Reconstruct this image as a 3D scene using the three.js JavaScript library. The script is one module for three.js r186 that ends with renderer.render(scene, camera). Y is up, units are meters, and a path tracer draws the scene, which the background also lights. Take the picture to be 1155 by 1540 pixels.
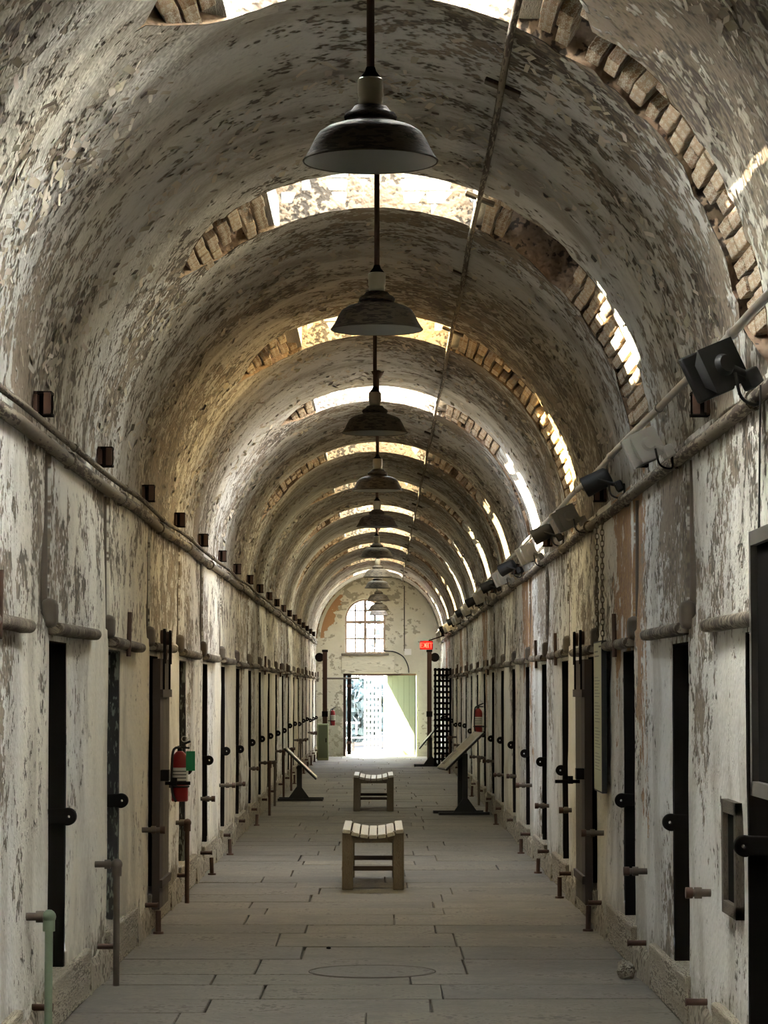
import * as THREE from 'three';
import { mergeGeometries } from 'three/addons/utils/BufferGeometryUtils.js';
import { RoundedBoxGeometry } from 'three/addons/geometries/RoundedBoxGeometry.js';
import { FontLoader } from 'three/addons/loaders/FontLoader.js';
import { TextGeometry } from 'three/addons/geometries/TextGeometry.js';

// ───────────── camera, sky, sun, exposure ─────────────
const scene = new THREE.Scene();
const F = 4300;                                        // focal length for the 1155 x 1540 frame
const camera = new THREE.PerspectiveCamera(2 * Math.atan(770 / F) * 180 / Math.PI, 1155 / 1540, 0.05, 400);
const EYE = 1.52;
camera.position.set(0, EYE, 0);
camera.rotation.order = 'YXZ';
camera.rotation.set(Math.atan(268 / F), Math.atan(-6.5 / F), 0);
scene.add(camera);
const renderer = new THREE.WebGLRenderer({ antialias: true });
renderer.toneMapping = THREE.LinearToneMapping;
renderer.toneMappingExposure = 8.0;
renderer.shadowMap.enabled = true;
scene.background = new THREE.Color(0.90, 0.98, 1.07);
scene.backgroundIntensity = 4.5;
const sun = new THREE.DirectionalLight(new THREE.Color(1.0, 0.87, 0.64), 34);
sun.position.set(-70, 60, -34 - 19); sun.target.position.set(0, 0, -34);
sun.castShadow = true;
sun.shadow.mapSize.set(4096, 4096);
Object.assign(sun.shadow.camera, { left: -45, right: 45, top: 45, bottom: -45, near: 1, far: 240 });
scene.add(sun, sun.target);

// ───────────── helpers ─────────────
let seed = 20251;
function rnd() { seed |= 0; seed = seed + 0x6D2B79F5 | 0; let t = Math.imul(seed ^ seed >>> 15, 1 | seed); t = t + Math.imul(t ^ t >>> 7, 61 | t) ^ t; return ((t ^ t >>> 14) >>> 0) / 4294967296; }
const rr = (a, b) => a + (b - a) * rnd();
const pick = (a) => a[Math.floor(rnd() * a.length)];
const clamp = (x, a = 0, b = 1) => Math.min(b, Math.max(a, x));
const sstep = (a, b, x) => { const t = clamp((x - a) / (b - a)); return t * t * (3 - 2 * t); };
const mix = (a, b, t) => a + (b - a) * t;
const names = new Map();
function numbered(n) { const k = names.get(n) ?? 0; names.set(n, k + 1); return k ? n + '_' + String(k).padStart(3, '0') : n; }
function shadows(o) { o.castShadow = o.receiveShadow = true; return o; }
function part(name, geo, mat, parent) { const m = shadows(new THREE.Mesh(geo, mat)); m.name = name; parent.add(m); return m; }
function tag(o, label, category, group, kind) { o.userData.label = label; o.userData.category = category; if (group) o.userData.group = group; if (kind) o.userData.kind = kind; return o; }
function thing(name, label, category, [x, y, z] = [0, 0, 0], group, kind) {
  const g = new THREE.Group(); g.name = numbered(name); g.position.set(x, y, z); scene.add(g); return tag(g, label, category, group, kind);
}
function structure(name, x = 0, y = 0, z = 0) { const g = new THREE.Group(); g.name = name; g.position.set(x, y, z); g.userData.kind = 'structure'; scene.add(g); return g; }
const ordinal = (n) => ['first', 'second', 'third', 'fourth', 'fifth', 'sixth', 'seventh', 'eighth', 'ninth', 'tenth', 'eleventh', 'twelfth', 'thirteenth', 'fourteenth', 'fifteenth', 'sixteenth', 'seventeenth', 'eighteenth', 'nineteenth', 'twentieth', 'twenty-first', 'twenty-second', 'twenty-third', 'twenty-fourth'][n];
function box(w, h, d, x = 0, y = 0, z = 0) { return new THREE.BoxGeometry(w, h, d).translate(x, y, z); }
function rbox(w, h, d, x = 0, y = 0, z = 0, r = 0.006) { return new RoundedBoxGeometry(w, h, d, 1, Math.min(r, w / 2.2, h / 2.2, d / 2.2)).translate(x, y, z); }
function rod(a, b, r, n = 10) {                          // a straight round bar between two points
  const A = new THREE.Vector3(...a), B = new THREE.Vector3(...b), d = B.clone().sub(A), L = d.length();
  return new THREE.CylinderGeometry(r, r, L, n).applyQuaternion(new THREE.Quaternion().setFromUnitVectors(new THREE.Vector3(0, 1, 0), d.normalize())).translate((A.x + B.x) / 2, (A.y + B.y) / 2, (A.z + B.z) / 2);
}
function tube(pts, r, seg = 24, n = 7) { return new THREE.TubeGeometry(new THREE.CatmullRomCurve3(pts.map((p) => new THREE.Vector3(...p)), false, 'centripetal'), seg, r, n); }
function metreUV(g, a, b) { const u = g.attributes.uv; for (let i = 0; i < u.count; i++) u.setXY(i, u.getX(i) * a, u.getY(i) * b); return g; }
function lathe(pts, n = 40) { return new THREE.LatheGeometry(pts.map(([r, y]) => new THREE.Vector2(r, y)), n); }
function merge(list) { return mergeGeometries(list.map((g) => { const h = g.index ? g.toNonIndexed() : g; for (const k of Object.keys(h.attributes)) if (!['position', 'normal', 'uv'].includes(k)) h.deleteAttribute(k); return h; })); }

// ───────────── computed textures (matter only: flaking paint, grain, stains) ─────────────
function noiseLayer(W, H, cx, cy, sd) {                  // tileable value noise, cx by cy cells
  const lat = new Float32Array(cx * cy); let s = sd * 7919 + 13;
  for (let i = 0; i < lat.length; i++) { s = (Math.imul(s, 1664525) + 1013904223) | 0; let t = s ^ (s >>> 15); t = Math.imul(t, 0x2c1b3c6d); t ^= t >>> 12; lat[i] = (t >>> 0) / 4294967296; }
  const out = new Float32Array(W * H), x0 = new Int32Array(W), x1 = new Int32Array(W), fx = new Float32Array(W);
  for (let x = 0; x < W; x++) { const u = x / W * cx, i = Math.floor(u), f = u - i; x0[x] = i % cx; x1[x] = (i + 1) % cx; fx[x] = f * f * (3 - 2 * f); }
  for (let y = 0; y < H; y++) {
    const v = y / H * cy, j = Math.floor(v), f = v - j, fy = f * f * (3 - 2 * f), a = (j % cy) * cx, b = ((j + 1) % cy) * cx;
    for (let x = 0; x < W; x++) {
      const p = lat[a + x0[x]], q = lat[a + x1[x]], r = lat[b + x0[x]], t = lat[b + x1[x]], k = fx[x];
      const m = p + (q - p) * k, n = r + (t - r) * k; out[y * W + x] = m + (n - m) * fy;
    }
  }
  return out;
}
function fbm(W, H, cx, cy, oct, sd, gain = 0.55) {
  let out = null, amp = 1, tot = 0;
  for (let o = 0; o < oct; o++) {
    if (cx > W / 1.5 || cy > H / 1.5) break;
    const l = noiseLayer(W, H, cx, cy, sd + o * 31);
    if (!out) out = new Float32Array(W * H);
    for (let i = 0; i < out.length; i++) out[i] += l[i] * amp;
    tot += amp; amp *= gain; cx *= 2; cy *= 2;
  }
  for (let i = 0; i < out.length; i++) out[i] = (out[i] / tot - 0.5) * 1.6 + 0.5;
  return out;
}
const toS = (c) => { c = clamp(c); return 255 * (c <= 0.0031308 ? 12.92 * c : 1.055 * Math.pow(c, 1 / 2.4) - 0.055); };
function dataTex(W, H, data, srgb, rx, ry) {
  const t = new THREE.DataTexture(data, W, H, THREE.RGBAFormat);
  if (srgb) t.colorSpace = THREE.SRGBColorSpace;
  t.wrapS = t.wrapT = THREE.RepeatWrapping; t.magFilter = THREE.LinearFilter; t.minFilter = THREE.LinearMipmapLinearFilter; t.generateMipmaps = true; t.repeat.set(rx, ry); t.needsUpdate = true; return t;
}
// shade(i, x, y) -> [r, g, b, height] in linear colours
function makeMaps(W, H, mx, my, shade) {
  const c = new Uint8Array(W * H * 4), b = new Uint8Array(W * H * 4);
  for (let y = 0, i = 0; y < H; y++) for (let x = 0; x < W; x++, i++) {
    const s = shade(i, x / W * mx, y / H * my), k = i * 4;
    c[k] = toS(s[0]); c[k + 1] = toS(s[1]); c[k + 2] = toS(s[2]); c[k + 3] = 255;
    b[k] = b[k + 1] = b[k + 2] = 255 * clamp(s[3]); b[k + 3] = 255;
  }
  return { map: dataTex(W, H, c, true, 1 / mx, 1 / my), bumpMap: dataTex(W, H, b, false, 1 / mx, 1 / my) };
}
const PAINT = [[0.54, 0.52, 0.465], [0.49, 0.49, 0.485], [0.55, 0.50, 0.38]];
const out4 = [0, 0, 0, 0];
function plaster(W, H, mx, my, sd, opt) {
  const c = (m) => Math.round(m);                        // cells
  const big = fbm(W, H, c(mx / 1.4), c(my / 1.4), 4, sd), hue = fbm(W, H, c(mx / 1.8), c(my / 2.3), 3, sd + 200);
  const fl = fbm(W, H, c(mx / opt.size), c(my / (opt.size * 0.85)), 5, sd + 400, 0.72), fine = fbm(W, H, c(mx / 0.028), c(my / 0.028), 3, sd + 600, 0.7);
  const drip = fbm(W, H, c(mx / 0.22), c(my / 1.3), 4, sd + 800), dirt = fbm(W, H, c(mx / 0.5), c(my / 0.45), 4, sd + 1000, 0.62);
  return makeMaps(W, H, mx, my, (i, u, v) => {
    const base = opt.flake(u, v), n = fl[i] * 0.68 + fine[i] * 0.32 + (big[i] - 0.5) * 0.72;
    const thr = 1 - base, f = sstep(thr - 0.035, thr + 0.035, n);         // bare where the paint has come off
    const f2 = sstep(thr - 0.17, thr - 0.12, n) * (1 - f);                 // the old second coat around it
    const h = clamp(hue[i] * 2.2 - 0.6), p = PAINT[0], q = hue[i] > 0.5 ? PAINT[2] : PAINT[1], t = Math.abs(h - 0.5) * 1.3;
    let d = sstep(0.42, 0.85, dirt[i] * 0.6 + drip[i] * 0.55) * opt.dirt + (fine[i] - 0.5) * 0.16;
    const extra = opt.extra ? opt.extra(u, v, i, fl, fine, dirt, drip) : null;
    for (let k = 0; k < 3; k++) {
      let paint = mix(p[k], q[k], clamp(t)) * (1 - 0.12 * f2) * opt.tone;
      paint = mix(paint, [0.20, 0.165, 0.115][k], clamp(d * 0.8));
      const bare = mix([0.21, 0.165, 0.115][k], [0.055, 0.04, 0.028][k], sstep(0.4, 0.75, dirt[i] * 0.5 + fine[i] * 0.5));
      out4[k] = mix(paint, bare, f * 0.92);
      if (extra) out4[k] = mix(out4[k], extra[k], extra[3]);
    }
    out4[3] = 0.75 * (1 - f) - 0.18 * f2 + fine[i] * 0.22 + fl[i] * 0.1;
    return out4;
  });
}
const stain = [0, 0, 0, 0];
const setStain = (r, g, b, a) => { stain[0] = r; stain[1] = g; stain[2] = b; stain[3] = a; return stain; };
const wallOpt = (right) => ({
  flake: (u, v) => mix(0.19, 0.43, sstep(1.6, 1.95, v)) + 0.2 * sstep(0.34, 0.12, v), dirt: 0.5, tone: 1.3, size: 0.14,
  extra: (u, v, i, fl, fine, dirt, drip) => {
    const m = sstep(0.42, 0.05, v) * sstep(0.35, 0.6, fl[i] * 0.7 + dirt[i] * 0.4);          // damp earth and algae blotches at the foot
    if (m > 0.02) return setStain(0.19, 0.17, 0.115, m * 0.8);
    if (right) {                                          // the long brown peel below the rail, where the brown coat lies bare
      const e = Math.abs(u - 5.0 - (fl[i] - 0.5) * 0.9) < 0.95 && v > 1.55 + (dirt[i] - 0.5) * 1.4 ? 1 : 0;
      const g = Math.abs(u - 4.15 - (fl[i] - 0.5) * 0.5 - (v - 1.2) * 0.12) < 0.16 && v > 0.75 && v < 1.9 ? 1 : 0;
      const k = Math.max(e, g) * sstep(0.36, 0.44, fl[i] * 0.5 + drip[i] * 0.55);
      if (k > 0.02) return setStain(0.33 + 0.12 * (fine[i] - 0.5), 0.20 + 0.08 * (fine[i] - 0.5), 0.11, k);
    }
    return null;
  }
});
const mat = (color, roughness = 0.85, metalness = 0, more = {}) => new THREE.MeshStandardMaterial({ color: new THREE.Color().setRGB(...color), roughness, metalness, ...more });
const matt = (c) => new THREE.MeshPhysicalMaterial({ color: new THREE.Color().setRGB(...c), roughness: 0.9, specularIntensity: 0.06 });
const PERIOD = 11;
const M = {
  wallL: new THREE.MeshStandardMaterial({ ...plaster(2048, 1024, PERIOD, 2.75, 11, wallOpt(false)), bumpScale: 0.012, roughness: 0.88 }),
  wallR: new THREE.MeshStandardMaterial({ ...plaster(2048, 1024, PERIOD, 2.75, 57, wallOpt(true)), bumpScale: 0.012, roughness: 0.88 }),
  vault: new THREE.MeshStandardMaterial({ ...plaster(2048, 1024, PERIOD, 4.7, 91, {
    flake: (u, v) => 0.395 + 0.05 * Math.sin(u * 1.7), dirt: 0.8, tone: 1.0, size: 0.11,
    extra: (u, v, i, fl, fine, dirt, drip) => null
  }), bumpScale: 0.02, roughness: 0.9, side: THREE.DoubleSide }),
  endWall: null,
  iron: matt([0.013, 0.011, 0.010]), rust: mat([0.075, 0.038, 0.024], 0.8, 0.2), pipe: mat([0.10, 0.08, 0.06], 0.7, 0.2), greenPipe: mat([0.14, 0.18, 0.12], 0.75, 0.1),
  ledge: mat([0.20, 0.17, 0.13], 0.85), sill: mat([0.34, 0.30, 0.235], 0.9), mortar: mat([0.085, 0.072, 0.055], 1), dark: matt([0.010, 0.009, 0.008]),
  wood: mat([0.105, 0.082, 0.055], 0.8), woodDark: mat([0.045, 0.030, 0.022], 0.8), greyPlastic: mat([0.36, 0.35, 0.32], 0.5), whitePlastic: mat([0.72, 0.71, 0.66], 0.45),
  black: mat([0.012, 0.012, 0.012], 0.65), cable: mat([0.015, 0.015, 0.015], 0.6), steel: mat([0.5, 0.49, 0.46], 0.35, 0.9), enamelOut: null, enamelIn: mat([0.62, 0.63, 0.58], 0.35),
  red: mat([0.30, 0.016, 0.016], 0.35), label: mat([0.72, 0.70, 0.64], 0.6), green: mat([0.02, 0.30, 0.10], 0.6), chain: mat([0.12, 0.095, 0.07], 0.5, 0.6),
  pane: new THREE.MeshPhysicalMaterial({ color: 0xf2f6f4, transmission: 1, thickness: 0, roughness: 0.12, ior: 1.45 }), frame: mat([0.33, 0.235, 0.18], 0.7), doorGreen: mat([0.28, 0.34, 0.19], 0.7),
  wellWhite: null, backing: mat([0.022, 0.018, 0.014], 1),
};
function grainMaps(W, H, mx, my, sd, a, b, c, spotA, spotC) {
  const n = fbm(W, H, Math.round(mx / 0.3), Math.round(my / 0.3), 5, sd), f = fbm(W, H, Math.round(mx / 0.025), Math.round(my / 0.025), 3, sd + 77);
  return makeMaps(W, H, mx, my, (i) => {
    const t = clamp(n[i] * 1.6 - 0.3), s = spotA ? sstep(spotA - 0.03, spotA + 0.03, n[i] * 0.45 + f[i] * 0.55) : 0;
    for (let k = 0; k < 3; k++) out4[k] = mix(mix(a[k], b[k], t) * (0.86 + 0.28 * f[i]), c ? c[k] : 0, s);
    out4[3] = f[i] * 0.6 + n[i] * 0.4; return out4;
  });
}
const grainMat = (sd, a, b, c, spot, rough, bump, m = [2, 2], W = 512) => new THREE.MeshStandardMaterial({ ...grainMaps(W, W, m[0], m[1], sd, a, b, c, spot), roughness: rough, bumpScale: bump });
M.slab = [0, 1, 2, 3].map((k) => { const s = [1, 0.88, 1.12, 0.95][k], w = [1, 0.97, 1.02, 1.05][k]; return grainMat(300 + k, [0.115 * s, 0.102 * s, 0.079 * s / w], [0.165 * s, 0.147 * s, 0.115 * s / w], [0.075, 0.062, 0.046], 0.72, 0.78, 0.004); });
M.brick = [0, 1, 2].map((k) => grainMat(340 + k, [[0.36, 0.24, 0.15], [0.44, 0.32, 0.21], [0.28, 0.18, 0.11]][k], [[0.46, 0.34, 0.23], [0.52, 0.41, 0.28], [0.36, 0.26, 0.17]][k], [0.58, 0.54, 0.45], 0.55, 0.95, 0.004, [0.6, 0.6], 128));
M.wellWhite = grainMat(350, [0.40, 0.385, 0.345], [0.50, 0.48, 0.43], [0.27, 0.22, 0.16], 0.73, 0.9, 0.006, [1, 1], 256);
M.edge = grainMat(352, [0.22, 0.15, 0.10], [0.38, 0.28, 0.19], [0.08, 0.06, 0.045], 0.6, 0.95, 0.02, [1, 1], 256);
M.enamelOut = grainMat(355, [0.045, 0.035, 0.025], [0.095, 0.076, 0.054], [0.025, 0.017, 0.012], 0.62, 0.75, 0.002, [0.5, 0.5], 256);
M.flecked = grainMat(357, [0.014, 0.013, 0.012], [0.024, 0.021, 0.018], [0.22, 0.24, 0.20], 0.69, 0.6, 0.002, [0.9, 0.9], 256);
M.crust = grainMat(371, [0.15, 0.125, 0.09], [0.30, 0.265, 0.205], [0.07, 0.052, 0.037], 0.55, 0.9, 0.003, [1, 1], 256);
M.crustPipe = M.crust.clone(); M.crustPipe.bumpMap = null;
M.plinth = grainMat(359, [0.24, 0.21, 0.155], [0.40, 0.36, 0.28], [0.13, 0.105, 0.075], 0.62, 0.95, 0.005, [3, 3], 512);
M.wood = grainMat(361, [0.075, 0.060, 0.042], [0.135, 0.11, 0.078], [0.05, 0.036, 0.026], 0.6, 0.8, 0.003, [1, 1], 256);
M.benchWood = grainMat(363, [0.15, 0.128, 0.092], [0.21, 0.18, 0.132], [0.15, 0.12, 0.085], 0.68, 0.7, 0.003, [0.6, 0.6], 256);
M.slat = grainMat(365, [0.52, 0.49, 0.41], [0.62, 0.585, 0.50], [0.36, 0.32, 0.25], 0.68, 0.32, 0.002, [0.6, 0.6], 256);

// ───────────── the corridor's measures ─────────────
const XL = -1.463, XR = 1.397, CX = (XL + XR) / 2, AX = (XR - XL) / 2, YS = 2.64, BY = 1.53, END = 66, BACK = -3;   // D = distance ahead of the camera (z = -D)
const vx = (t, o = 0) => CX + (AX + o) * Math.cos(t), vy = (t, o = 0) => YS + (BY + o) * Math.sin(t);
const WA = 67.5 * Math.PI / 180, WB = 112.5 * Math.PI / 180;   // the light wells stand between these angles
const R = Math.PI / 180;
const slots = [
  { n: 4.3, f: 5.5, l: 128, r: 6 }, { n: 9.55, f: 10.75, l: 122, r: 4, rn: 0.62 }, { n: 14.45, f: 15.6, l: 134, r: 3 }, { n: 19.95, f: 21.2, l: 131, r: 2 }, { n: 24.9, f: 26.1, l: 124, r: 3 },
  { n: 30.5, f: 31.7, l: 150, r: 3 }, { n: 35.8, f: 36.95, l: 125, r: 6 }, { n: 40.9, f: 42.1, l: 140, r: 3 }, { n: 46.5, f: 47.7, l: 160, r: 3 }, { n: 51.6, f: 52.7, l: 135, r: 3 }, { n: 57.2, f: 58.4, l: 130, r: 3 }, { n: 62.4, f: 63.6, l: 128, r: 3 }];
// smooth low noise for uneven plaster surfaces
function lump(a, b) { return Math.sin(a * 2.1 + 1.3 * Math.sin(b * 1.7)) * 0.5 + Math.sin(b * 3.3 + a * 1.1) * 0.3 + Math.sin(a * 5.7 - b * 4.1 + 2) * 0.2; }
function rag(t, k) { return 0.035 * Math.sin(t * 23 + k * 5) + 0.03 * Math.sin(t * 51 + k * 3.1) + 0.022 * Math.sin(t * 97 + k) + 0.02 * Math.sin(t * 11 + k * 2); }

// a grid surface from (i, j) -> [x, y, z, u, v]
function gridGeo(nu, nv, fn, keep) {
  const pos = [], uv = [], idx = [];
  for (let j = 0; j <= nv; j++) for (let i = 0; i <= nu; i++) { const p = fn(i, j); pos.push(p[0], p[1], p[2]); uv.push(p[3], p[4]); }
  for (let j = 0; j < nv; j++) for (let i = 0; i < nu; i++) { if (keep && !keep(i, j)) continue; const a = j * (nu + 1) + i, b = a + 1, c = a + nu + 1, d = c + 1; idx.push(a, c, b, b, c, d); }
  const g = new THREE.BufferGeometry();
  g.setAttribute('position', new THREE.Float32BufferAttribute(pos, 3)); g.setAttribute('uv', new THREE.Float32BufferAttribute(uv, 2)); g.setIndex(idx); g.computeVertexNormals(); return g;
}

// ───────────── vault ─────────────
const ceiling = structure('ceiling'); ceiling.userData.label = 'barrel vaulted plaster ceiling with flaking paint'; ceiling.userData.category = 'ceiling';
const NT = 84;
function edgeAt(s, t, far, k) {                          // where a bay's plaster stops beside a light well
  const mid = (s.n + s.f) / 2, e = far ? s.f : s.n + (s.rn || 0) * (1 - sstep(WA - 0.22, WA - 0.02, t)), a = s.r * R, b = s.l * R;
  const w = Math.min(sstep(a - 0.05, a + 0.12, t), 1 - sstep(b - 0.2, b + 0.05, t));
  return mix(mid, e, Math.pow(w, 0.6)) + rag(t, k + (far ? 7 : 0)) * (t > WA - 0.02 && t < WB + 0.02 ? 0.25 : 0.9) * w;
}
for (let k = 0; k <= slots.length; k++) {
  const a = slots[k - 1], b = slots[k], len = (b ? b.n : END) - (a ? a.f : BACK), nz = Math.max(10, Math.round(len / 0.07));
  const at = (t, s) => mix(a ? edgeAt(a, t, true, k - 1) : BACK, b ? edgeAt(b, t, false, k) : END, s);
  const bay = part('vault_bay', gridGeo(nz, NT, (i, j) => {
    const t = j / NT * Math.PI, D = at(t, i / nz), o = 0.014 * lump(D, t * 1.5) + 0.005 * lump(D * 4.3 + 1, t * 6.1);
    return [vx(t, o), vy(t, o), -D, D, t * 1.48];
  }), M.vault, ceiling);
  const strip = [];
  for (const [s, e] of [[a, 0], [b, 1]]) if (s) strip.push(gridGeo(2, NT, (i, j) => { const t = j / NT * Math.PI, D = at(t, e), o = i / 2 * 0.3 + (i ? 0 : 0.014 * lump(D, t * 1.5)); return [vx(t, o), vy(t, o), -(D + (e ? -1 : 1) * 0.015 * (i ? 1 : 0)), t * 1.48, o]; }));
  part('broken_edge', merge(strip), M.edge, bay);
}
// the old masonry over the plaster shell, open only where the wells go through
{
  const shells = [], gap = (d0, d1, t0, t1) => shells.push(gridGeo(1, 40, (i, j) => { const t = mix(t0, t1, j / 40), D = mix(d0, d1, i); return [vx(t, 0.31), vy(t, 0.31), -D, D, t * 1.5]; }));
  let from = BACK;
  for (const s of slots) { gap(from, s.n, 0, Math.PI); gap(s.n, s.f, 0, WA); gap(s.n, s.f, WB, Math.PI); from = s.f; }
  gap(from, END + 0.3, 0, Math.PI);
  part('vault_back', merge(shells), M.backing, ceiling);
}
// ───────────── skylights: light wells, voussoirs and the brick infill beside them ─────────────
const glaze = (r, g, b, rough = 0.05) => new THREE.MeshPhysicalMaterial({ color: new THREE.Color().setRGB(r, g, b), transmission: 1, thickness: 0, roughness: rough, ior: 1.45 });
const GLAZE = [glaze(0.5, 0.5, 0.5), glaze(0.86, 0.88, 0.90, 1), glaze(0.7, 0.72, 0.72), glaze(0.78, 0.71, 0.55), null, glaze(0.66, 0.63, 0.54), glaze(0.55, 0.53, 0.45), glaze(0.78, 0.76, 0.68)];   // clean, weathered and yellowed skylight glass; the fourth well lies open
const brickGeo = [0, 1, 2].map((k) => new RoundedBoxGeometry(0.106 - k * 0.004, 0.062 - k * 0.003, 0.232 - k * 0.008, 1, 0.006));   // radial, along the arc, along the corridor
const faceGeo = [0, 1].map((k) => new RoundedBoxGeometry(0.209 - k * 0.004, 0.067, 0.07, 1, 0.006));
const WELLTOPS = [4.9, 4.5, 4.75, 4.6, 4.36];
slots.forEach((s, k) => {
  const win = structure('window_' + (k + 1)); win.userData.label = 'skylight well with white painted brick sides, ' + (k ? ordinal(k - 1) + ' from the front of the picture' : 'behind the viewpoint'); win.userData.category = 'skylight';
  const WELLTOP = WELLTOPS[k] ?? (k === 11 ? 4.36 : [4.5, 4.42, 4.55][k % 3]), x0 = vx(WB), x1 = vx(WA), near = k <= 4 && k > 0;
  for (const far of [0, 1]) {                            // the cross walls, their feet curved like the vault
    const sh = new THREE.Shape(); sh.moveTo(x0 - 0.1, WELLTOP); sh.lineTo(x0 - 0.1, vy(WB));
    for (let i = 0; i <= 16; i++) { const t = mix(WB, WA, i / 16); sh.lineTo(vx(t), vy(t) + 0.01); }
    sh.lineTo(x1 + 0.1, vy(WA)); sh.lineTo(x1 + 0.1, WELLTOP);
    part('well_wall', new THREE.ExtrudeGeometry(sh, { depth: 0.12, bevelEnabled: false }).translate(0, 0, far ? -s.f - 0.14 : -s.n + 0.02), M.wellWhite, win);
  }
  for (const side of [0, 1]) part('well_wall', box(0.1, WELLTOP - vy(WA) - 0.02, s.f - s.n + 0.05, side ? x1 + 0.05 : x0 - 0.05, (WELLTOP + vy(WA)) / 2 + 0.01, -(s.n + s.f) / 2), M.wellWhite, win);
  part('curb', merge([box(1.5, 0.08, 0.1, CX, WELLTOP + 0.03, -s.n + 0.08), box(1.5, 0.08, 0.1, CX, WELLTOP + 0.03, -s.f - 0.08), box(0.1, 0.08, s.f - s.n + 0.2, x0 - 0.09, WELLTOP + 0.03, -(s.n + s.f) / 2), box(0.1, 0.08, s.f - s.n + 0.2, x1 + 0.09, WELLTOP + 0.03, -(s.n + s.f) / 2)]), M.iron, win);
  const tint = k < 8 ? GLAZE[k] : k === 11 ? null : GLAZE[5 + k % 3];
  if (tint) for (const q of [0, 1, 2]) { const p = part('glass_pane', box((x1 - x0 + 0.16) / 3 - 0.01, 0.006, s.f - s.n + 0.16, x0 - 0.08 + (q + 0.5) * (x1 - x0 + 0.16) / 3, WELLTOP + 0.08, -(s.n + s.f) / 2), tint, win); }
  const loose = [];
  const lay = (t, o, D, g, turn) => {
    const m = new THREE.Matrix4().makeRotationZ(t + (turn || 0)).setPosition(vx(t, o), vy(t, o), -D);
    if (near) { const b = part('brick', g, pick(M.brick), win); b.applyMatrix4(m); } else loose.push(g.clone().applyMatrix4(m));
  };
  if (k >= 4) part('plaster_infill', gridGeo(8, 30, (i, j) => { const t = mix(0, 44 * R, j / 30), D = mix(s.n - 0.1, s.f + 0.1, i / 8), o = 0.012 + 0.006 * lump(D * 3, t * 4) + 0.08 * sstep(40, 44, t / R); return [vx(t, o), vy(t, o), -D, D, t * 1.48]; }), M.vault, win);
  const step = 0.074 / 1.48, nz = 5, dz = (s.f - s.n) / nz;
  for (const [a, b, left] of [[k >= 4 ? 43 * R : s.r * R + 0.08, WA - 0.03, 0], [WB + 0.035, s.l * R - 0.02, 1]]) for (let t = a; t < b; t += step) for (let j = 0; j < nz; j++) {
    const hole = left ? 0.25 : mix(0.02, 0.06, sstep(20, 40, t / R)) + (k !== 4 ? (k === 2 ? 0.95 : 0.8) * sstep(40, 45, t / R) * (1 - sstep(k === 2 ? 61 : 56, k === 2 ? 64 : 60, t / R)) * (j < 4 || k === 2 ? 1 : 0.3) : 0.05);
    if (rnd() < hole || (s.rn && !left && s.n + (j + 0.5) * dz < s.n + s.rn - 0.2)) continue;
    lay(t + rr(-0.003, 0.003), 0.064 + rr(-0.006, 0.006), s.n + (j + 0.5) * dz + (Math.round(t / step) % 2 ? 0.03 : -0.03), pick(brickGeo), rr(-0.025, 0.025));
  }
  if (loose.length) { const b = part('brick_infill', merge(loose), M.brick[0], win); b.userData.kind = 'stuff'; }
  if (near) for (let row = 0; row < 6; row++) for (let c = 0; c < 6; c++) {    // whitewashed bricks of the far side of the well
    const x = x0 + 0.09 + c * 0.213 + (row % 2 ? -0.05 : 0.05), y = vy(WA) + 0.03 + row * 0.072;
    if (x > x1 - 0.06 || x < x0 + 0.08) continue;
    const t = Math.acos(clamp((x - CX) / AX, -1, 1)); if (y < vy(t) + 0.035) continue;
    const b = part('brick', faceGeo[(row + c) % 2], M.wellWhite, win); b.position.set(x, y, -s.f - 0.046 + rr(-0.004, 0.003));
  }
});

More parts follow.
